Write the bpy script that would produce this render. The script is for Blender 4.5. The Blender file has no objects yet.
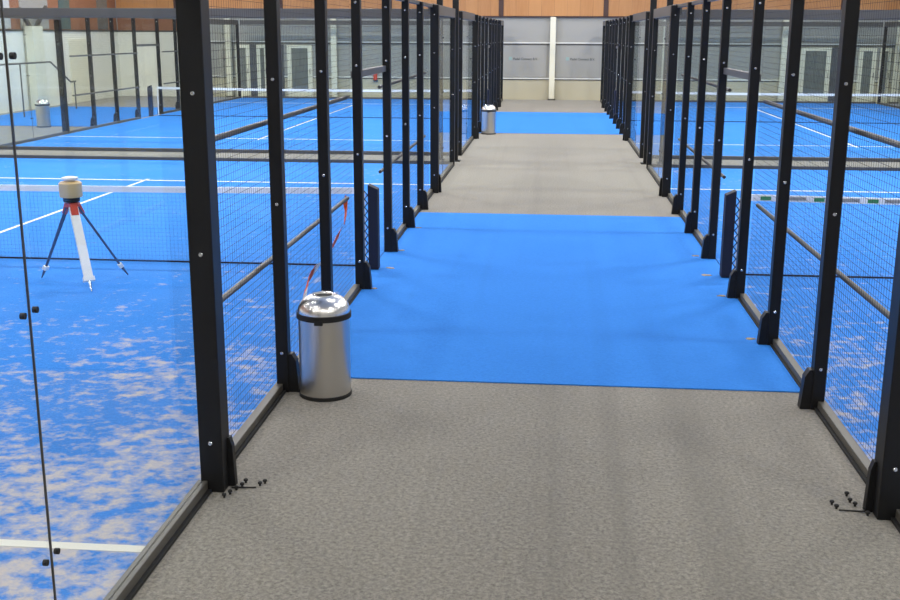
import bpy, bmesh, math, random
from mathutils import Vector, Matrix
random.seed(7)
C = bpy.context.scene.collection
PI = math.pi
# ------------------------------------------------------------------ layout
XL, XR = -1.915, 1.848            # aisle-side edges of the fences
COURT = 21.77                     # distance from net to net
HALF = 10.0
OUT = 10.5                        # width of a court
PW = [1.045, 2.73, 4.36, 6.10]
WALL_Y = 32.53
HL, HR = -17.7, 17.7              # hall side walls
CEIL = 7.6

# ------------------------------------------------------------------ materials
def mat(name, col, rough=.5, metal=0., spec=.5, sheen=0.):
    m = bpy.data.materials.new(name); m.use_nodes = True
    b = m.node_tree.nodes['Principled BSDF']
    b.inputs['Base Color'].default_value = (*col, 1)
    b.inputs['Roughness'].default_value = rough
    b.inputs['Metallic'].default_value = metal
    b.inputs['Specular IOR Level'].default_value = spec
    if sheen: b.inputs['Sheen Weight'].default_value = sheen
    return m
def nd(m, t, **k):
    n = m.node_tree.nodes.new(t)
    for a, v in k.items(): setattr(n, a, v)
    return n
def lk(m, a, b): m.node_tree.links.new(a, b)
def mixcol(m, fac, a, b):
    n = nd(m, 'ShaderNodeMix', data_type='RGBA')
    if isinstance(fac, (int, float)): n.inputs[0].default_value = fac
    else: lk(m, fac, n.inputs[0])
    for v, i in ((a, 6), (b, 7)):
        if isinstance(v, tuple): n.inputs[i].default_value = (*v, 1)
        else: lk(m, v, n.inputs[i])
    return n.outputs[2]
def noise(m, scale, detail=4, rough=.6, vec=None, stretch=None, coord='Object'):
    tc = nd(m, 'ShaderNodeTexCoord'); src = tc.outputs[coord]
    if stretch:
        mp = nd(m, 'ShaderNodeMapping'); mp.inputs['Scale'].default_value = stretch
        lk(m, src, mp.inputs['Vector']); src = mp.outputs[0]
    n = nd(m, 'ShaderNodeTexNoise'); n.inputs['Scale'].default_value = scale
    n.inputs['Detail'].default_value = detail; n.inputs['Roughness'].default_value = rough
    lk(m, src, n.inputs['Vector']); return n.outputs['Fac']
def ramp(m, fac, a, b):
    r = nd(m, 'ShaderNodeMapRange'); r.inputs['From Min'].default_value = a; r.inputs['From Max'].default_value = b
    lk(m, fac, r.inputs['Value']); return r.outputs[0]
def math_(m, op, a, b=None):
    n = nd(m, 'ShaderNodeMath', operation=op)
    for v, i in ((a, 0), (b, 1)):
        if v is None: continue
        if isinstance(v, (int, float)): n.inputs[i].default_value = v
        else: lk(m, v, n.inputs[i])
    return n.outputs[0]
def bsdf(m): return m.node_tree.nodes['Principled BSDF']

def carpet_mat(name, base, dark, light, sheen, tread):
    m = mat(name, base, .95, spec=.15, sheen=sheen)
    bsdf(m).inputs['Sheen Roughness'].default_value = .5
    f1 = noise(m, 40, 4, .85); f2 = noise(m, 13, 3, .7)
    c = mixcol(m, ramp(m, f1, .36, .64), dark, light)
    c = mixcol(m, math_(m, 'MULTIPLY', ramp(m, f2, .3, .75), .6), c, base)
    tr = ramp(m, noise(m, 3.4, 2, .5, stretch=(1, .02, 1)), .55, .7)
    c = mixcol(m, math_(m, 'MULTIPLY', tr, tread), c, tuple(x * .6 for x in base))
    lk(m, c, bsdf(m).inputs['Base Color'])
    bp = nd(m, 'ShaderNodeBump'); bp.inputs['Strength'].default_value = .25; bp.inputs['Distance'].default_value = .004
    lk(m, f1, bp.inputs['Height']); lk(m, bp.outputs[0], bsdf(m).inputs['Normal'])
    return m
M = {}
M['carpet'] = carpet_mat('grey_carpet', (.195, .178, .148), (.082, .074, .06), (.345, .318, .265), .3, .3)
M['bluemat'] = carpet_mat('blue_carpet', (.036, .222, .69), (.03, .195, .63), (.045, .25, .755), .0, .10)

def turf_mat(name, sand):
    m = mat(name, (.03, .2, .72), .85, spec=.05)
    tc = nd(m, 'ShaderNodeTexCoord'); sp = nd(m, 'ShaderNodeSeparateXYZ'); lk(m, tc.outputs['Object'], sp.inputs[0])
    # quartz sand brushed into the turf: thick towards the near end and beside the fences
    near = ramp(m, math_(m, 'MULTIPLY', sp.outputs[1], -1.), .6, 8.2)
    side = ramp(m, math_(m, 'ABSOLUTE', sp.outputs[0]), 2.2, 5.2)
    big = noise(m, .9, 3, .6)
    fine = noise(m, 6.2, 6, .7, stretch=(1, 1.15, 1))
    d = math_(m, 'ADD', math_(m, 'MULTIPLY', near, .24), math_(m, 'MULTIPLY', side, .085))
    d = math_(m, 'ADD', d, sand)
    d = math_(m, 'ADD', d, math_(m, 'MULTIPLY', math_(m, 'SUBTRACT', big, .5), .34))
    k = ramp(m, math_(m, 'ADD', fine, d), .65, .84)
    thin = ramp(m, noise(m, 26, 3, .7), .25, .75)
    k = math_(m, 'MULTIPLY', k, math_(m, 'ADD', math_(m, 'MULTIPLY', thin, .35), .6))
    fib = ramp(m, noise(m, 60, 2, .6), .3, .7)
    c = mixcol(m, fib, (.035, .2, .62), (.053, .262, .77))
    pale = ramp(m, noise(m, 1.1, 4, .6), .4, .75)
    c = mixcol(m, math_(m, 'MULTIPLY', pale, .08), c, (.3, .42, .85))
    c = mixcol(m, k, c, (.66, .57, .47))
    lk(m, c, bsdf(m).inputs['Base Color']); return m
M['turf'] = turf_mat('sanded_blue_turf', 0.); M['turf2'] = turf_mat('blue_turf', -.22)
M['line'] = mat('white_line', (.78, .77, .7), .8)
M['black'] = mat('black_powder_coat', (.009, .009, .01), .45, spec=.28)
M['wire'] = mat('black_wire', (.02, .02, .022), .6, spec=.2)
M['rail'] = mat('grey_steel', (.11, .103, .088), .45, metal=.2)
M['beam'] = mat('dark_grey_beam', (.085, .08, .075), .45, metal=.1)
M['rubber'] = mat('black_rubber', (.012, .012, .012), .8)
M['chrome'] = mat('chrome', (.9, .89, .87), .27, metal=1.)
M['bolt'] = mat('zinc_bolt', (.75, .75, .75), .25, metal=1.)
M['netw'] = mat('net_cord', (.015, .02, .04), .8)
M['netpad'] = mat('dark_navy_pad', (.011, .013, .028), .6, spec=.3)
M['white'] = mat('white_tape', (.97, .97, .97), .6)
M['green'] = mat('green_print', (.05, .3, .12), .6)
M['cream'] = mat('cream_paint', (.78, .75, .6), .5)
M['plinth'] = mat('beige_plinth', (.5, .46, .34), .7)
M['panel'] = mat('grey_panel', (.35, .345, .318), .5)
M['dglass'] = mat('dark_pane', (.16, .17, .16), .2)
M['dpanel'] = mat('slate_panel', (.09, .095, .11), .5)
M['wallwhite'] = mat('white_wall', (.82, .81, .73), .7)
M['teal'] = mat('teal_pane', (.08, .14, .14), .3)
M['brownp'] = mat('brown_panel', (.3, .13, .07), .6)
M['ceil'] = mat('ceiling_paint', (.5, .5, .48), .8)
M['seam'] = mat('dark_brown_batten', (.06, .028, .022), .6)
M['silver'] = mat('silver_trim', (.75, .75, .7), .4)
M['red'] = mat('red_plastic', (.6, .06, .03), .45)
M['orange'] = mat('orange_red_tape', (.8, .12, .03), .6)
M['yellow'] = mat('sand_yellow_plastic', (.72, .5, .22), .45)
M['legblue'] = mat('slate_blue_leg', (.05, .06, .12), .45)
M['legwhite'] = mat('white_leg', (.88, .88, .86), .45)
M['tan'] = mat('tan_scrap', (.42, .33, .2), .9)
M['text'] = mat('dark_grey_print', (.1, .11, .11), .6)
M['tealmark'] = mat('teal_print', (.3, .43, .41), .6)
# wood cladding: vertical boards
m = mat('oak_boards', (.62, .3, .13), .5)
g = noise(m, 3., 5, .6, stretch=(6, 6, .5)); tc = nd(m, 'ShaderNodeTexCoord')
wv = nd(m, 'ShaderNodeTexBrick'); wv.offset = 0.
mp = nd(m, 'ShaderNodeMapping'); mp.inputs['Rotation'].default_value = (PI / 2, 0, 0)
lk(m, tc.outputs['Object'], mp.inputs[0]); lk(m, mp.outputs[0], wv.inputs['Vector'])
wv.inputs['Scale'].default_value = 1; wv.inputs['Brick Width'].default_value = .5; wv.inputs['Row Height'].default_value = 9.
wv.inputs['Mortar Size'].default_value = .006
wv.inputs['Color1'].default_value = (.5, .24, .085, 1); wv.inputs['Color2'].default_value = (.41, .18, .06, 1); wv.inputs['Mortar'].default_value = (.24, .1, .04, 1)
lk(m, mixcol(m, math_(m, 'MULTIPLY', ramp(m, g, .3, .7), .45), wv.outputs['Color'], (.56, .28, .11)), bsdf(m).inputs['Base Color'])
M['wood'] = m
# brushed stainless
m = mat('brushed_steel', (.62, .6, .57), .3, metal=1.)
f = noise(m, 14, 3, .6, stretch=(1, 1, 30)); rr = nd(m, 'ShaderNodeMapRange')
rr.inputs['To Min'].default_value = .24; rr.inputs['To Max'].default_value = .42
lk(m, f, rr.inputs['Value']); lk(m, rr.outputs[0], bsdf(m).inputs['Roughness']); M['steel'] = m
# court glass
def glass_mat(name, tint):
    m = bpy.data.materials.new(name); m.use_nodes = True; nt = m.node_tree; nt.nodes.clear()
    o = nt.nodes.new('ShaderNodeOutputMaterial'); t = nt.nodes.new('ShaderNodeBsdfTransparent'); t.inputs[0].default_value = (*tint, 1)
    gl = nt.nodes.new('ShaderNodeBsdfGlossy'); gl.inputs['Roughness'].default_value = .02
    ge = nt.nodes.new('ShaderNodeNewGeometry'); dt = nt.nodes.new('ShaderNodeVectorMath'); dt.operation = 'DOT_PRODUCT'
    nt.links.new(ge.outputs['Normal'], dt.inputs[0]); nt.links.new(ge.outputs['Incoming'], dt.inputs[1])
    def mt(op, a, b=0):
        n_ = nt.nodes.new('ShaderNodeMath'); n_.operation = op
        for i, v in enumerate((a, b)):
            if isinstance(v, (int, float)): n_.inputs[i].default_value = v
            else: nt.links.new(v, n_.inputs[i])
        return n_
    fr = mt('ADD', mt('MULTIPLY', mt('POWER', mt('SUBTRACT', 1, mt('ABSOLUTE', dt.outputs['Value']).outputs[0]).outputs[0], 5).outputs[0], .45).outputs[0], .02)
    mx = nt.nodes.new('ShaderNodeMixShader')
    nt.links.new(fr.outputs[0], mx.inputs[0]); nt.links.new(t.outputs[0], mx.inputs[1]); nt.links.new(gl.outputs[0], mx.inputs[2])
    nt.links.new(mx.outputs[0], o.inputs[0]); return m
M['glass'] = glass_mat('court_glass', (.965, .98, .972))
m = mat('lamp_diffuser', (.9, .9, .9)); bsdf(m).inputs['Emission Color'].default_value = (1, .97, .92, 1); bsdf(m).inputs['Emission Strength'].default_value = 6
M['lamp'] = m

# ------------------------------------------------------------------ mesh helpers
class MB:
    def __init__(s): s.v = []; s.f = []
    def box(s, x0, x1, y0, y1, z0, z1):
        n = len(s.v)
        s.v += [(x, y, z) for z in (z0, z1) for y in (y0, y1) for x in (x0, x1)]
        s.f += [tuple(n + i for i in q) for q in ((0, 2, 3, 1), (4, 5, 7, 6), (0, 1, 5, 4), (2, 6, 7, 3), (0, 4, 6, 2), (1, 3, 7, 5))]
        return s
    def tube(s, a, b, r, n=8, r2=None):
        a = Vector(a); b = Vector(b); d = (b - a).normalized(); r2 = r if r2 is None else r2
        u = d.orthogonal().normalized(); w = d.cross(u); k = len(s.v)
        for p, rr_ in ((a, r), (b, r2)):
            for i in range(n):
                t = 2 * PI * (i + .5) / n; s.v.append(tuple(p + u * (rr_ * math.cos(t)) + w * (rr_ * math.sin(t))))
        for i in range(n): j = (i + 1) % n; s.f.append((k + i, k + j, k + n + j, k + n + i))
        s.f.append(tuple(k + i for i in reversed(range(n)))); s.f.append(tuple(k + n + i for i in range(n)))
        return s
    def obox(s, a, b, w, t, side=(1, 0, 0)):      # bar with rectangular section
        a = Vector(a); b = Vector(b); d = (b - a).normalized(); u = Vector(side); u = (u - d * u.dot(d)).normalized(); v = d.cross(u); k = len(s.v)
        for p in (a, b):
            for i, j in ((-1, -1), (1, -1), (1, 1), (-1, 1)): s.v.append(tuple(p + u * (w / 2 * i) + v * (t / 2 * j)))
        s.f += [tuple(k + i for i in q) for q in ((3, 2, 1, 0), (4, 5, 6, 7), (0, 1, 5, 4), (1, 2, 6, 5), (2, 3, 7, 6), (3, 0, 4, 7))]
        return s
    def prism(s, pts, y0, y1):                    # outline in x,z extruded along y
        n = len(pts); k = len(s.v)
        s.v += [(x, y0, z) for x, z in pts] + [(x, y1, z) for x, z in pts]
        s.f += [tuple(k + i for i in range(n)), tuple(k + n + i for i in reversed(range(n)))]
        for i in range(n): j = (i + 1) % n; s.f.append((k + j, k + i, k + n + i, k + n + j))
        return s
    def lathe(s, prof, n=48, c=(0, 0)):
        k = len(s.v)
        for r, z in prof:
            for i in range(n): t = 2 * PI * i / n; s.v.append((c[0] + r * math.cos(t), c[1] + r * math.sin(t), z))
        for j in range(len(prof) - 1):
            for i in range(n):
                a = k + j * n + i; b = k + j * n + (i + 1) % n; s.f.append((a, b, b + n, a + n))
        s.f.append(tuple(k + i for i in reversed(range(n)))); e = k + (len(prof) - 1) * n; s.f.append(tuple(e + i for i in range(n)))
        return s
    def build(s, name, m, parent=None, bevel=0, smooth=False, loc=None):
        me = bpy.data.meshes.new(name); me.from_pydata(s.v, [], s.f); me.update()
        bm = bmesh.new(); bm.from_mesh(me); bmesh.ops.recalc_face_normals(bm, faces=bm.faces)
        if bevel: bmesh.ops.bevel(bm, geom=list(bm.edges), offset=bevel, segments=2, affect='EDGES', profile=.6)
        bm.to_mesh(me); bm.free(); me.materials.append(m)
        if smooth:
            for p in me.polygons: p.use_smooth = True
            me.set_sharp_from_angle(angle=math.radians(35))
        o = bpy.data.objects.new(name, me); C.objects.link(o); o.parent = parent
        if loc: o.location = loc
        return o
def thing(name, label, cat, loc=(0, 0, 0), group=None):
    o = bpy.data.objects.new(name, None); C.objects.link(o); o.location = loc; o.empty_display_size = .1
    o['label'] = label; o['category'] = cat
    if group: o['group'] = group
    return o
def tag(o, label, cat, group=None):
    o['label'] = label; o['category'] = cat
    if group: o['group'] = group
    return o
def struct(o): o['kind'] = 'structure'; return o
def copy_tree(o, parent=None):
    c = o.copy(); C.objects.link(c); c.parent = parent
    for ch in list(o.children): copy_tree(ch, c)
    return c

# ------------------------------------------------------------------ hall shell
struct(MB().box(HL - .3, HR + .3, -16, WALL_Y + .3, -.3, 0).build('floor', M['carpet']))
struct(MB().box(HL - .3, HR + .3, -16, WALL_Y + .3, CEIL, CEIL + .2).build('ceiling', M['ceil']))
struct(MB().box(HR, HR + .3, -16, WALL_Y, 0, CEIL).build('wall_right', M['wallwhite']))
wl = struct(MB().box(HL - .3, HL, -16, WALL_Y, 0, 2.62).build('wall_left', M['wallwhite']))
up = MB().box(HL - .3, HL - .04, -16, WALL_Y, 2.62, CEIL).build('upper_wall', M['brownp'], wl)
struct(MB().box(HL - .3, HR + .3, -16.3, -16, 0, CEIL).build('wall_front', M['panel']))
wb = struct(MB().box(HL, HR, WALL_Y, WALL_Y + .3, 0, .82).build('wall_back', M['plinth']))
MB().box(HL, HR, WALL_Y + .01, WALL_Y + .3, .82, 3.2).build('grey_cladding', M['panel'], wb)
MB().box(HL, HR, WALL_Y - .06, WALL_Y + .3, 3.24, CEIL).build('wood_cladding', M['wood'], wb)
struct(MB().box(HL, HR, WALL_Y - .035, WALL_Y + .01, .81, .86).build('trim_1', M['silver']))
t2 = struct(MB().box(HL, HR, WALL_Y - .02, WALL_Y + .01, .775, .81).build('trim_2', M['beam']))
struct(MB().box(HL, HR, WALL_Y - .035, WALL_Y + .01, 2.19, 2.235).build('trim_3', M['silver']))
struct(MB().box(HL, HR, WALL_Y - .03, WALL_Y + .01, 2.13, 2.19).build('trim_4', M['beam']))
struct(MB().box(HL, HR, WALL_Y - .08, WALL_Y - .0, 3.19, 3.24).build('trim_5', M['seam']))
n = 6
for x in [-15.2, -10.9, -6.5, -2.08, 2.0, 6.6, 11.0, 15.3]:
    struct(MB().box(x - .09, x + .09, WALL_Y - .1, WALL_Y - .06, 3.24, CEIL).build('trim_%d' % n, M['seam'])); n += 1
# left wall: glazing strips above the white panels
w = -13.
k = 1
for (y0, y1, mm) in [(12, 16, 'panel'), (16.2, 19.6, 'panel'), (20, 23.5, 'ceil'), (24.2, 26.3, 'panel'), (27.2, 28.1, 'teal'), (30.6, 31.6, 'dglass')]:
    struct(MB().box(HL - .06, HL - .02, y0, y1, 2.66, 4.2).build('window_%d' % k, M[mm])); k += 1
struct(MB().box(HL - .04, HL + .03, -16, WALL_Y, 2.58, 2.64).build('trim_%d' % n, M['beam'])); n += 1
wp = MB().box(HL, -13.9, WALL_Y - .04, WALL_Y, 0, 2.6).build('white_panelling', M['wallwhite'], wb)
MB().box(HL, -13.9, WALL_Y - .03, WALL_Y, 2.6, 3.5).build('brown_panelling', M['brownp'], wb)
struct(MB().box(HL, -13.9, WALL_Y - .06, WALL_Y - .0, 2.57, 2.63).build('trim_%d' % n, M['beam'])); n += 1
# cream columns on the back wall
colx = [(-13.07, 'second cream column from the left end of the back wall, behind far left fence'), (-8.75, 'cream column right of the doors on the left half of the back wall'),
        (-4.45, 'cream column at back wall seen through the glass left of the aisle'), (-.03, 'cream column standing in the middle of the aisle end'),
        (4.35, 'cream column at back wall seen through the glass right of the aisle'), (8.88, 'cream column left of the doors on the right half of the back wall'),
        (13.16, 'cream column at right edge of the photo by the back wall')]
for x, lb in colx:
    t = thing('wall_column', lb, 'column', (x, WALL_Y - .2, 0), 'cream columns along the back wall')
    MB().box(-.11, .11, -.09, .09, 0, 3.2).build('shaft', M['cream'], t, bevel=.012)
    MB().box(-.15, .15, -.11, .11, 0, .06).build('foot_plate', M['rail'], t)
t = thing('wall_column', 'wide cream column against the left hall wall, far left of the photo', 'column', (HL + .2, 24.6, 0), None)
MB().box(-.16, .16, -.38, .38, 0, 2.75).build('shaft', M['cream'], t, bevel=.015)
MB().obox((.0, -.2, 2.7), (.0, -.9, 3.3), .1, .12).build('brace', M['beam'], t)
MB().obox((.0, .2, 2.7), (.0, 1.1, 3.4), .1, .12).build('brace', M['beam'], t)
# doors / framed panes in the back wall
def wall_door(x0, x1, num, z1=2.08, pane='dglass', fr=.2):
    z0 = .0
    d = MB(); Y0, Y1 = WALL_Y - .09, WALL_Y - .0
    d.box(x0, x0 + fr, Y0, Y1, z0, z1); d.box(x1 - fr, x1, Y0, Y1, z0, z1); d.box(x0 + fr, x1 - fr, Y0, Y1, z1 - .12, z1); d.box(x0 + fr, x1 - fr, Y0, Y1, z0, .32)
    o = struct(d.build('door_%d' % num, M['cream']))
    MB().box(x0 + fr, x1 - fr, WALL_Y - .05, WALL_Y - .01, .32, z1 - .12).build('pane', M[pane], o)
    MB().tube((x1 - fr * .5, Y0 - .05, .95), (x1 - fr * .5, Y0 - .05, 1.15), .012).build('handle', M['rail'], o)
wall_door(-10.7, -9.68, 1, fr=.17); wall_door(-12.85, -12.25, 2, fr=.15); wall_door(-11.95, -11.5, 3, fr=.14)
wall_door(9.55, 10.7, 4, fr=.17); wall_door(11.75, 12.4, 5, fr=.15); wall_door(12.55, 12.95, 6, fr=.12)
for i, (x0, x1) in enumerate([(-11.3, -10.85), (10.73, 11.35), (-12.24, -11.96)]):
    struct(MB().box(x0, x1, WALL_Y - .05, WALL_Y, 0, 2.1).build('trim_%d' % n, M['dpanel'])); n += 1
struct(MB().box(-8.4, -8.2 + .02, WALL_Y - .02, WALL_Y, 0, .1).build('baseboard_back', M['beam']))
# white lower panels on left wall: a door leaf
struct(MB().box(HL - .0, HL + .05, 27.7, 29.3, 0, 2.3).build('door_7', M['cream']))
# the two boards at the aisle end with their small print
for x0, lx, lb in [(-1.97, -1.75, 'grey board with small dark print left of the aisle end column'), (.1, .5, 'grey board with small dark print right of the aisle end column')]:
    b = tag(MB().box(x0, x0 + 1.72, WALL_Y - .03, WALL_Y + .005, .88, 2.12).build('sign_board', M['panel']), lb, 'sign', 'printed boards on the back wall')
    MB().box(lx, lx + .13, WALL_Y - .036, WALL_Y - .03, 1.54, 1.67).build('emblem', M['tealmark'], b)
    cu = bpy.data.curves.new('lettering', 'FONT'); cu.body = 'Padel Connect B.V.'; cu.size = .125; cu.extrude = .002; cu.offset = .002
    to = bpy.data.objects.new('tmp', cu); C.objects.link(to); bpy.context.view_layer.update()
    me = bpy.data.meshes.new_from_object(to.evaluated_get(bpy.context.evaluated_depsgraph_get())); bpy.data.objects.remove(to)
    o = bpy.data.objects.new('lettering', me); C.objects.link(o); me.materials.clear(); me.materials.append(M['text'])
    o.parent = b; o.location = (lx + .17, WALL_Y - .034, 1.55); o.rotation_euler = (PI / 2, 0, 0)
# handrail on left wall
h = MB()
pts = [(HL + 1.5, 17.5, 1.62), (HL + 1.5, 22.9, 1.62), (HL + 1.5, 24.3, .93), (HL + 1.5, 24.7, .93)]
for a, b in zip(pts, pts[1:]): h.tube(a, b, .03)
t = thing('handrail', 'dark tubular handrail with a sloping end near left hall wall', 'handrail', (HL + 1.5, 21, 0))
h.build('rail', M['beam'], t, loc=(-(HL + 1.5), -21, 0))
for y in (18, 20.8): MB().tube((0, y - 21, .01), (0, y - 21, 1.62), .022).build('upright', M['beam'], t)
MB().tube((0, 24.6 - 21, .01), (0, 24.6 - 21, .93), .022).build('upright', M['beam'], t)

# ------------------------------------------------------------------ court turf and lines
def turf(xc, yc, lb, mk='turf'):
    o = tag(MB().box(-OUT / 2 + .045, OUT / 2 - .045, -HALF, HALF, 0, .012).build('court_turf', M[mk], loc=(xc, yc, 0)), lb, 'sports court', 'blue turf courts')
    def ln(x0, x1, y0, y1): MB().box(x0, x1, y0, y1, .012, .0145).build('court_line', M['line'], o)
    ln(-OUT / 2 + .06, OUT / 2 - .06, -6.97, -6.9); ln(-OUT / 2 + .06, OUT / 2 - .06, 6.9, 6.97)
    ln(-.03, .03, -6.9, 6.9 + .2); ln(-.03, .03, -7.17, -6.97)
    return o
CL, CR = XL - .05 - OUT / 2, XR + .05 + OUT / 2
turf(CL, 0, 'blue turf court with sand patches left of the aisle, nearest'); turf(CR, 0, 'blue turf court with sand patches right of the aisle, nearest')
turf(CL, COURT, 'blue turf of the far court left of the aisle', 'turf2'); turf(CR, COURT, 'blue turf of the far court right of the aisle', 'turf2')

# ------------------------------------------------------------------ carpet mats
MH = 3.98
for x0, x1, y, lb in ((XL - .085, XR + .085, 0, 'large bright blue carpet mat across the aisle between the near nets'), (XL - .085, XR + .085, COURT - .45, 'distant bright blue carpet mat across the aisle between the far nets'),
                      (HL + .42, XL - .2 - OUT, COURT, 'blue carpet mat beside the white hall wall, seen at far left through the glass')):
    tag(MB().box(x0, x1, y - MH, y + MH, 0, .009).build('aisle_mat', M['bluemat']), lb, 'mat', 'blue mats in the aisle')

# ------------------------------------------------------------------ fences
_cache = {}
def data(key, fn):
    if key not in _cache: _cache[key] = fn()
    return _cache[key]
def put(name, me_obj_fn, key, parent, loc):
    if key in _cache:
        o = _cache[key].copy(); C.objects.link(o); o.parent = parent; o.location = loc; o.name = name; return o
    o = me_obj_fn(); o.parent = parent; o.location = loc; _cache[key] = o; return o
def wire_mesh(wid, z0, z1, p=.05, t=.002):
    b = MB(); n = int(wid / p)
    off = (wid - n * p) / 2
    for i in range(n + 1): y = -wid / 2 + off + i * p; b.box(-t / 3, t / 3, y - t / 3, y + t / 3, z0, z1)
    nz = int((z1 - z0) / p)
    for i in range(nz + 1): z = z0 + i * p; b.box(t / 2, t * 1.5, -wid / 2, wid / 2, z - t / 2, z + t / 2)
    return b.build('wire_mesh', M['wire'])
BOLTS = (.3, 1.4, 2.27, 2.87)
def fence(xc, yc, s, lb, span=(-10, 10)):
    """side fence along y; s=+1 when the aisle lies towards +x"""
    t = thing('court_fence', lb, 'fence', (xc, yc, 0), 'side fences of the courts')
    def bolts(par, w, d, zs=BOLTS):
        for z in zs:
            b = MB().lathe([(.013, 0), (.013, .004), (.009, .009)], 12)
            b.v = [(x, -zz, y) for x, y, zz in b.v]
            put('bolt', lambda: b.build('bolt', M['bolt'], smooth=True), 'bolt', par, (0, -d / 2, z))
    for sg in (-1, 1):
        for i, p in enumerate(PW):
            big = i == 3
            w, d = (.135, .15) if big else (.09, .10)
            y = sg * p
            if s > 0: pass
            po = put('post', lambda: MB().box(-w / 2, w / 2, -d / 2, d / 2, 0, 3.02).build('post', M['black'], bevel=.006), 'post%d' % big, t, (s * ((.075 - w / 2) if not big else (.125 - w / 2)), y + sg * (-.05 if not big else 0), 0))
            bolts(po, w, d)
            gw = (.075, .29) if not big else (.04, .3); g0_, g1_ = (-d * .42, d * .42) if not big else (d * .15, d * .49)
            g = MB().prism([(s * w / 2 * .9, 0), (s * (w / 2 + gw[0]), 0), (s * (w / 2 + gw[0] * .75), gw[1] * .82), (s * (w / 2 + gw[0] * .35), gw[1]), (s * w / 2 * .9, gw[1])], g0_, g1_)
            put('gusset', lambda: g.build('gusset', M['black'], bevel=.004), 'gus%d%d' % (big, s), po, (0, 0, 0))
        # end post
        po = put('post', lambda: MB().box(-.05, .05, -.05, .05, 0, 3.02).build('post', M['black'], bevel=.006), 'endpost', t, (s * .0, sg * (HALF - .02), 0))
        bolts(po, .1, .1)
        # mesh panels, rails
        for a, b in ((0, 1), (1, 2), (2, 3)):
            y0, y1 = PW[a] + .0, PW[b] - .02
            wd = y1 - y0
            put('mesh_panel', lambda: wire_mesh(wd, .08, 2.98), 'wm%d' % a, t, (-s * .035, sg * (y0 + y1) / 2, 0))
        L = PW[3] - PW[0]; ym = sg * (PW[3] + PW[0]) / 2
        for z, r in ((.96, .02), (1.96, .02)):
            rb = MB().tube((0, -L / 2 + .16, 0), (0, L / 2 - .16, 0), r, 10)
            put('middle_rail', lambda: rb.build('middle_rail', M['beam'], smooth=True), 'mrail', t, (-s * .075, ym - sg * .13, z))
        put('base_rail', lambda: MB().box(-.03, .03, -L / 2, L / 2, .004, .065).build('base_rail', M['rail'], bevel=.005), 'brail', t, (-s * .0, ym, 0))
        put('top_rail', lambda: MB().box(-.03, .03, -L / 2, L / 2, -.05, 0).build('top_rail', M['beam'], bevel=.005), 'trail', t, (0, ym, 3.03))
        put('shadow_strip', lambda: MB().box(-.011, .011, -L / 2, L / 2, 0, .02).build('shadow_strip', M['rubber']), 'mshadow', t, (s * .041, ym, 0))  # black strip standing in for the shadow line beside the base rail
        # glass end
        g0, g1 = PW[3] + .06, HALF - .06; G = g1 - g0; gm = sg * (g0 + g1) / 2
        for q in (-1, 1):
            gp = put('glass_panel', lambda: MB().box(-.005, .005, -G / 4 + .004, G / 4 - .004, .07, 2.88).build('glass_panel', M['glass']), 'glassp', t, (0, gm + q * G / 4, 0))
            for z in (.54, 1.55, 2.5):
                put('glass_clamp', lambda: MB().tube((-.009, 0, 0), (.009, 0, 0), .013, 12).build('glass_clamp', M['black']), 'clamp', gp, (0, -q * (G / 4 - .05), z))
        put('joint_strip', lambda: MB().box(-.004, .004, -.004, .004, .07, 2.88).build('joint_strip', M['beam']), 'jst', t, (0, gm, 0))
        put('base_rail', lambda: MB().box(-.03, .03, -G / 2, G / 2, .004, .07).build('base_rail', M['rail'], bevel=.005), 'grail', t, (0, gm, 0))
        put('top_beam', lambda: MB().box(-.05, .05, -G / 2 - .06, G / 2 + .06, -.17, 0).build('top_beam', M['beam'], bevel=.006), 'gbeam', t, (0, gm, 3.04))
        put('shadow_strip', lambda: MB().box(-.011, .011, -G / 2, G / 2, 0, .02).build('shadow_strip', M['rubber']), 'gshadow', t, (s * .041, gm, 0))  # same modelled shadow line along the glass section
    # lintel over the doorway
    wd = 2 * PW[0] - .02
    put('door_lintel', lambda: MB().box(-.03, .03, -wd / 2, wd / 2, -.035, .035).build('door_lintel', M['beam'], bevel=.005), 'lint', t, (0, 0, 2.18))
    put('mesh_panel', lambda: wire_mesh(wd, 2.2, 2.98), 'wmd', t, (-s * .035, 0, 0))
    put('top_rail', lambda: MB().box(-.03, .03, -wd / 2, wd / 2, -.05, 0).build('top_rail', M['beam'], bevel=.005), 'trd', t, (0, 0, 3.03))
    return t
FX = .075
fence(XL - FX, 0, 1, 'tall black post fence left of the aisle, nearest, the steel bin beside it')
fence(XR + FX, 0, -1, 'tall black post fence right of the aisle, nearest, cut by the photo edge')
fence(XL - FX, COURT, 1, 'black fence of the far court on the left side of the aisle')
fence(XR + FX, COURT, -1, 'black fence of the far court on the right side of the aisle')
fence(XL - .05 - OUT - .05, COURT, -1, 'outer side fence of the far left court before the white wall')
fence(XR + .05 + OUT + .05, COURT, 1, 'outer side fence of the far right court, at the right photo edge')

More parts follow.
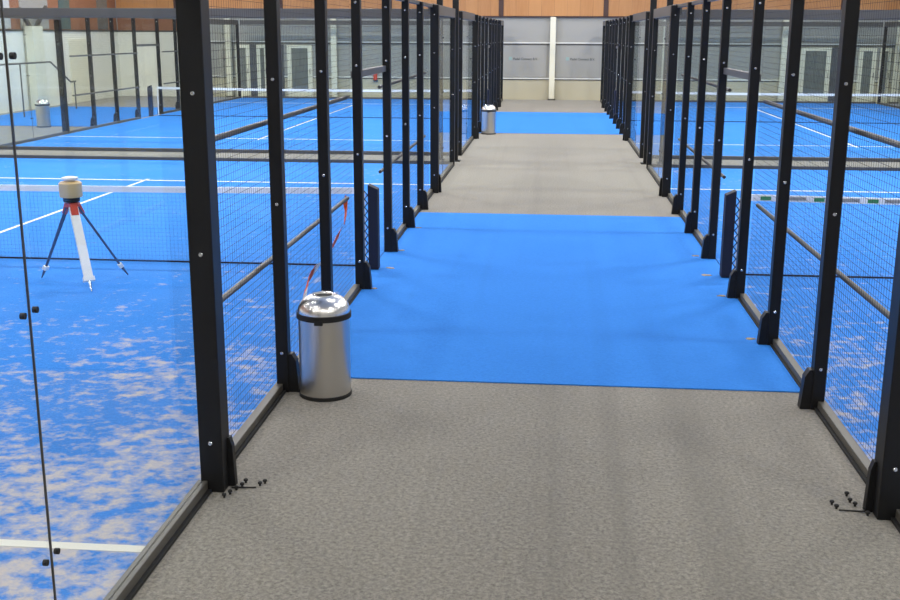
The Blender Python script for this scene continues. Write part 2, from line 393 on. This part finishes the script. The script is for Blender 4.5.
def end_wall(xc, y, lb):
    t = thing('glass_end_wall', lb, 'glass wall', (xc, y, 0), 'glass end walls of the courts')
    W = OUT - .12
    for i in range(5):
        put('glass_panel', lambda: MB().box(-W / 10 + .004, W / 10 - .004, -.005, .005, .07, 2.88).build('glass_panel', M['glass']), 'eglass', t, (-W / 2 + W / 10 + i * W / 5, 0, 0))
    put('base_rail', lambda: MB().box(-W / 2, W / 2, -.04, .04, .004, .075).build('base_rail', M['beam'], bevel=.005), 'erail', t, (0, 0, 0))
    put('top_beam', lambda: MB().box(-W / 2, W / 2, -.05, .05, -.17, 0).build('top_beam', M['beam'], bevel=.006), 'ebeam', t, (0, 0, 3.04))
for xc, w_ in ((CL, 'left'), (CR, 'right')):
    end_wall(xc, HALF + .05, 'long glass wall closing the rear of the near %s court' % w_)
    end_wall(xc, COURT - HALF - .05, 'glass wall behind the carpet gap, front of far %s court' % w_)
    end_wall(xc, COURT + HALF + .05, 'glass wall closing the %s far court before the back wall' % w_)

# ------------------------------------------------------------------ light poles in the gap between courts
for x, y, lb in ((XL - .08, 10.72, 'black light pole at left aisle edge between the two left courts'), (XL - .42, 10.9, 'black light pole set back from the aisle between the two left courts'),
                 (XR + .08, 10.72, 'black light pole at right aisle edge between the two right courts'), (XR + .42, 10.9, 'black light pole set back from the aisle between the two right courts')):
    t = thing('light_pole', lb, 'pole', (x, y, 0), 'light poles between the courts')
    MB().box(-.06, .06, -.06, .06, 0, 6.2).build('shaft', M['black'], t, bevel=.006)
    MB().box(-.11, .11, -.11, .11, 0, .02).build('foot_plate', M['black'], t)
    MB().box(-.13, .13, -.07, .07, 6.2, 6.28).build('lamp_head', M['beam'], t, bevel=.01)

# ------------------------------------------------------------------ nets
def net(xe, s, yc, lb, lbw, ads):
    """xe: aisle-side fence line; court lies towards -s"""
    xa = xe; xb = xe - s * (OUT + .05)
    L = abs(xb - xa) - .36; xm = (xa + xb) / 2
    t = thing('court_net', lb, 'net', (xm, yc, 0), 'nets of the courts'); t.location.z = .0125
    def h(x): return .90 - .035 * (1 - (2 * x / L) ** 2)
    b = MB(); p = .045; k = int(L / p); t_ = .0009
    for i in range(k + 1):
        x = -L / 2 + i * p; b.box(x - t_ / 2, x + t_ / 2, -t_ / 2, t_ / 2, .03, h(x) - .03)
    for z in range(1, 20):
        z_ = z * p
        for a, c in ((-L / 2, 0), (0, L / 2)): b.obox((a, 0, z_ * h(a) / .9), (c, 0, z_ * h(c) / .9), t_, t_, (0, 1, 0))
    b.build('net_cords', M['netw'], t)
    bd = MB(); N = 24
    for i in range(N):
        a = -L / 2 + L * i / N; c = a + L / N; bd.obox((a, 0, h(a) - .03), (c, 0, h(c) - .03), .026, .066, (0, 1, 0))
    band = bd.build('top_band', M['white'], t)
    MB().obox((-L / 2, 0, .022), (L / 2, 0, .022), .012, .02, (0, 1, 0)).build('bottom_cord', M['netw'], t)
    for sg in (-1, 1):
        bw = .025 if yc == 0 else .012; MB().box(sg * (L / 2) - bw, sg * (L / 2) + bw, -.008, .008, .03, .86).build('side_band', M['white'], t)
    if ads:
        for i in range(17):
            x = -L / 2 + .25 + i * .56
            MB().box(x - .055, x + .055, -.0165, -.006, h(x) - .052, h(x) - .012).build('green_mark', M['green'], band)
            MB().box(x + .12, x + .42, -.0155, -.006, h(x) - .05, h(x) - .015).build('grey_mark', M['panel'], band)
    # posts, padded
    for xx in (xa, xb):
        sg = 1 if xx > xm else -1
        x = xx - xm + (-.055 * sg if xx == xa else .06 * sg)
        po = MB().prism([(x - .055, 0), (x + .055, 0), (x + .055, .90 if sg > 0 else .95), (x - .055, .95 if sg > 0 else .90)], -.09, .05)
        po.build('net_post', M['netpad'], t, bevel=.01)
        # lacing rope
        rp = MB(); prev = None
        xr_ = x - sg * .085
        for j in range(19):
            z = .06 + j * .045; pnt = (xr_ + (.018 if j % 2 else -.018), -.02, z)
            if prev: rp.tube(prev, pnt, .006, 6)
            prev = pnt
        rp.build('lacing', M['netw'], t)
net(XL, 1, 0, 'white-banded net across the near left court, dark post by the aisle', 'w', False)
net(XR, -1, 0, 'net with green-marked white band across the near right court', 'w', True)
net(XL, 1, COURT, 'distant net across the far left court', 'w', False)
net(XR, -1, COURT, 'distant net across the far right court', 'w', False)

# ------------------------------------------------------------------ bins
def make_bin(label, loc):
    t = thing('pedal_bin', label, 'bin', loc, 'stainless bins')
    R, H = .186, .615
    MB().lathe([(R + .004, 0), (R + .006, .004), (R + .006, .024), (R + .001, .028)], 64).build('base_ring', M['rubber'], t, smooth=True)
    MB().lathe([(R, .02), (R, H)], 64).build('body', M['steel'], t, smooth=True)
    MB().lathe([(R + .002, H - .03), (R + .012, H - .026), (R + .012, H + .012), (R + .002, H + .016)], 64).build('rim_band', M['rubber'], t, smooth=True)
    prof = [(R + .004, H + .012)]
    for i in range(13):
        a = i / 12 * PI / 2 * .80; prof.append(((R + .004) * math.cos(a) ** .8, H + .015 + .125 * math.sin(a) / math.sin(PI / 2 * .8)))
    r_in = .068
    prof += [(r_in + .012, H + .143), (r_in, H + .14), (r_in - .004, H + .12), (.001, H + .12)]
    lid = MB().lathe(prof, 64).build('dome_lid', M['chrome'], t, smooth=True)
    MB().lathe([(.06, H + .121), (.06, H + .128), (.001, H + .128)], 32).build('opening', M['rubber'], lid)
    MB().box(-.03, .03, -R - .02, -R + .01, H - .045, H - .01).build('latch', M['rubber'], t, bevel=.004)
    return t
b0 = make_bin('stainless steel bin with shiny dome lid on carpet by the near left fence', (-1.64, -4.36, 0))
b1 = copy_tree(b0); b1.location = (-1.66, COURT - MH - .72, 0); b1['label'] = 'distant stainless bin on the aisle carpet before the far blue mat'
b2 = copy_tree(b0); b2.location = (-14.05, 17.55, 0); b2['label'] = 'bin seen through the glass at far left near the white hall wall'

# ------------------------------------------------------------------ tripod with levelling instrument
ax, ay = -4.985, -1.02
t = thing('survey_tripod', 'tripod with one white and two dark legs on the left court', 'tripod', (ax, ay, .0125))
MB().lathe([(.02, .79), (.075, .80), (.08, .835), (.05, .845)], 20).build('head_plate', M['red'], t, smooth=True)
for (fx, fy, m_, w_) in ((-5.42, -.94, 'legblue', .028), (-4.56, -.70, 'legblue', .028), (-4.63, -1.5, 'legwhite', .08)):
    fx -= ax; fy -= ay; d = Vector((fx, fy, 0)); tp = d.normalized() * .055 + Vector((0, 0, .80)); ft = d
    sd = Vector((-fy, fx, 0)).normalized()
    low = tp.lerp(ft, .86)
    lg = MB()
    if m_ == 'legwhite': lg.obox(tp, low, w_ * 1.15, .03, sd)
    else: lg.obox(tp + sd * .018, low, w_ * .6, .022, sd); lg.obox(tp - sd * .018, low, w_ * .6, .022, sd)
    o = lg.build('leg', M[m_], t, bevel=.003)
    if m_ == 'legwhite': o['label'] = 'wide white leg'
    MB().tube(low, ft + Vector((0, 0, .012)), .018, 8, .006).build('foot_spike', M['bolt' if m_ == 'legwhite' else 'legblue'], o)
    MB().obox(tp.lerp(ft, .82), tp.lerp(ft, .87), w_ + .035, .045, sd).build('clamp_collar', M['legwhite'], o, bevel=.004)
    MB().obox(tp + Vector((0, 0, .035)), tp.lerp(ft, .1), .075 if m_ == 'legwhite' else .04, .045, sd).build('hinge', M['red'], o, bevel=.004)
MB().obox((.03, -.045, .79), (.065, -.075, .66), .085, .02, (1, 0, 0)).build('white_plate', M['legwhite'], t, bevel=.004)
t = thing('survey_level', 'sand yellow levelling instrument on top of the tripod', 'instrument', (ax - .0, ay, .859))
MB().lathe([(.06, .001), (.085, .01), (.085, .05), (.07, .06)], 24).build('dark_base', M['rubber'], t, smooth=True)
MB().lathe([(.075, .05), (.112, .056), (.116, .07), (.116, .2), (.1, .215), (.05, .22)], 32).build('housing', M['yellow'], t, smooth=True)
MB().lathe([(.045, .215), (.045, .235), (.08, .238), (.083, .258), (.05, .266)], 24).build('top_cap', M['legwhite'], t, smooth=True)
t.location.x += .0
# ------------------------------------------------------------------ barrier tape hanging behind the bin
def ribbon(name, pts, m_, parent, w=.1):
    b = MB(); k = 0
    for (p, tw) in pts:
        p = Vector(p); d = Vector((math.sin(tw) * .12 + .25 * math.cos(tw), math.sin(tw), math.cos(tw))).normalized() * w / 2
        for e in (.0, .0015): b.v += [tuple(p - d + Vector((e, 0, 0))), tuple(p + d + Vector((e, 0, 0)))]
    for i in range(len(pts) - 1):
        a = i * 4; c = a + 4
        b.f += [(a, a + 1, c + 1, c), (a + 2, c + 2, c + 3, a + 3), (a, c, c + 2, a + 2), (a + 1, a + 3, c + 3, c + 1)]
    return b.build(name, m_, parent)
tp = [((-2.09, -1.12, .955), .0), ((-2.075, -1.1, .88), .3), ((-2.07, -1.2, .75), .1), ((-2.07, -1.34, .71), 1.3), ((-2.07, -1.48, .68), .3), ((-2.07, -1.74, .64), 0.), ((-2.07, -1.94, .61), .5),
      ((-2.07, -2.28, .56), 1.4), ((-2.07, -2.54, .56), .9), ((-2.07, -2.70, .56), .1), ((-2.07, -2.86, .545), .0), ((-2.07, -2.96, .53), .2), ((-2.07, -3.05, .46), .9), ((-2.07, -3.13, .38), 1.3)]
t = thing('barrier_tape', 'torn orange and white barrier tape hanging inside the near left fence', 'tape', tuple(tp[0][0]))
off = Vector(tp[0][0]); seg = [(0, 2, 'orange'), (2, 4, 'netpad'), (4, 6, 'orange'), (6, 9, 'white'), (9, 12, 'orange'), (12, 13, 'white')]
for a, b, c in seg: ribbon('stripe', [((Vector(p) - off), tw) for p, tw in tp[a:b + 1]], M[c], t)

# ------------------------------------------------------------------ black screws and scraps on the carpet
L1 = [(-1.78, -6.02), (-1.785, -6.08), (-1.805, -6.13), (-1.665, -6.02), (-1.685, -6.055), (-1.845, -6.24), (-1.825, -6.19)]
R1 = [(1.715, -5.86), (1.71, -5.95), (1.725, -6.0), (1.60, -5.99), (1.612, -6.045), (1.765, -6.06), (1.762, -6.12)]
sc = None
for lst, lb, gp in ((L1, 'small black screws on grey carpet at foot of the near left glass post', 'screws by the left fence post'), (R1, 'small black screws on grey carpet at foot of the near right glass post', 'screws by the right fence post')):
    for x, y in lst:
        if sc is None: sc = MB().lathe([(.007, 0), (.007, .012), (.0135, .014), (.0135, .022), (.009, .026)], 10).build('floor_screw', M['rubber'], smooth=True); o = sc
        else: o = sc.copy(); C.objects.link(o)
        o.location = (x, y, 0); tag(o, lb, 'screw', gp)
tag(MB().obox((-1.84, -6.11, .006), (-1.70, -6.09, .004), .008, .006, (0, 1, 0)).build('cable_tie', M['rubber']), 'thin black strip between the screws at the left fence post', 'cable tie')
tag(MB().obox((1.62, -6.07, .004), (1.78, -6.08, .006), .008, .006, (0, 1, 0)).build('cable_tie', M['rubber']), 'thin black strip between the screws at the right fence post', 'cable tie')
def scrap(x, y, w, lb):
    b = MB(); pts = []; n = 9
    for i in range(n):
        a = 2 * PI * i / n; r = w * random.uniform(.4, 1.1); pts.append((r * math.cos(a), .55 * r * math.sin(a)))
    k = len(pts); b.v = [(px, py, 0) for px, py in pts] + [(px * .8, py * .8, .008) for px, py in pts]
    b.f = [tuple(range(k)), tuple(range(2 * k - 1, k - 1, -1))] + [(i, (i + 1) % k, k + (i + 1) % k, k + i) for i in range(k)]
    tag(b.build('glue_scrap', M['tan'], loc=(x, y, .009)), lb, 'scrap', 'tan scraps along the fences')
scrap(XL + .10, -1.0, .055, 'tan glue scrap beside the fence post before the left net post')
scrap(XL + .12, .02, .065, 'tan glue scrap at the foot of the left net post')
scrap(XL + .11, 1.05, .05, 'tan glue scrap beside the fence post past the left net post')
scrap(XL + .12, 2.65, .05, 'tan glue scrap at second fence post past the left net')
scrap(XR - .11, -2.55, .06, 'tan glue scrap at second fence post before the right net')
scrap(XR - .12, -.95, .055, 'tan glue scrap beside the fence post before the right net post')
scrap(XR - .13, .03, .075, 'tan glue scrap at the foot of the right net post')
scrap(XR - .12, 1.1, .05, 'tan glue scrap beside the fence post past the right net post')
# fire extinguisher far behind left court
t = thing('fire_extinguisher', 'small red fire extinguisher at back wall behind the left courts', 'fire extinguisher', (-7.1, WALL_Y - .14, .0))
MB().lathe([(.05, .72), (.08, .74), (.08, 1.12), (.06, 1.18), (.02, 1.2)], 20).build('cylinder', M['red'], t, smooth=True)
MB().box(-.03, .03, -.03, .14, 1.2, 1.25).build('valve', M['rubber'], t)
MB().box(-.09, .09, .07, .13, .66, .74).build('bracket', M['beam'], t)

# ------------------------------------------------------------------ ceiling lamps
def lamp(x, y, power, lx=1.4, ly=.5, lb=''):
    t = thing('ceiling_lamp', lb, 'lamp', (x, y, CEIL - .35), 'ceiling lamps of the hall')
    put('housing', lambda: MB().box(-.75, .75, -.3, .3, .06, .16).build('housing', M['panel'], bevel=.01), 'lh', t, (0, 0, 0))
    put('hanger', lambda: MB().tube((0, 0, .16), (0, 0, .35), .02).build('hanger', M['rail']), 'lhg', t, (0, 0, 0))
    put('diffuser', lambda: MB().box(-.7, .7, -.25, .25, .045, .06).build('diffuser', M['lamp']), 'ld', t, (0, 0, 0))
    li = bpy.data.lights.new('lamp_light', 'AREA'); li.shape = 'RECTANGLE'; li.size = lx; li.size_y = ly; li.energy = power; li.color = (1, .965, .91)
    o = bpy.data.objects.new('lamp_light', li); C.objects.link(o); o.parent = t; o.location = (0, 0, .03)
LB = 'rectangular ceiling lamp hanging above the courts or in the added row behind the camera'
for y in (-9, -3, 3, 9, 15, 21, 27):
    for x in (-15, -9.6, -4.6, 4.6, 9.6):
        lamp(x, y, 98 if y < 0 else 260, lb=LB)
for x in (-9.6, -4.6, 0, 4.6, 9.6): lamp(x, -14.3, 170, lb=LB)  # unseen row added behind the camera to brighten faces turned towards it
for y in (-1.5, 8, 16, 24, 30): lamp(0, y, 62 if y < 0 else 170, lb='rectangular ceiling lamp hanging above the aisle')

w = bpy.data.worlds.new('hall_air'); bpy.context.scene.world = w; w.use_nodes = True
w.node_tree.nodes['Background'].inputs[0].default_value = (.8, .85, .9, 1); w.node_tree.nodes['Background'].inputs[1].default_value = .35

# ------------------------------------------------------------------ camera
cam = bpy.data.cameras.new('camera'); co = bpy.data.objects.new('camera', cam); C.objects.link(co)
p, y, r = .2402, -.0902, .0041
y = float(y)
fw = Vector((math.sin(y) * math.cos(p), math.cos(y) * math.cos(p), -math.sin(p))); rt = Vector((math.cos(y), -math.sin(y), 0)); upv = rt.cross(fw)
c_, s_ = math.cos(r), math.sin(r)
ra = rt * c_ + upv * s_; ua = upv * c_ - rt * s_
mw = Matrix((( ra.x, ua.x, -fw.x, -.0421), (ra.y, ua.y, -fw.y, -11.8929), (ra.z, ua.z, -fw.z, 2.5873), (0, 0, 0, 1)))
co.matrix_world = mw
cam.sensor_width = 36; cam.lens = 1091.12 / 900 * 36; cam.clip_start = .05; cam.clip_end = 200
sc_ = bpy.context.scene; sc_.camera = co
sc_.view_settings.view_transform = 'Standard'; sc_.view_settings.look = 'None'; sc_.view_settings.exposure = 0.0; sc_.view_settings.gamma = 1
sc_.cycles.transparent_max_bounces = 32; sc_.cycles.max_bounces = 6
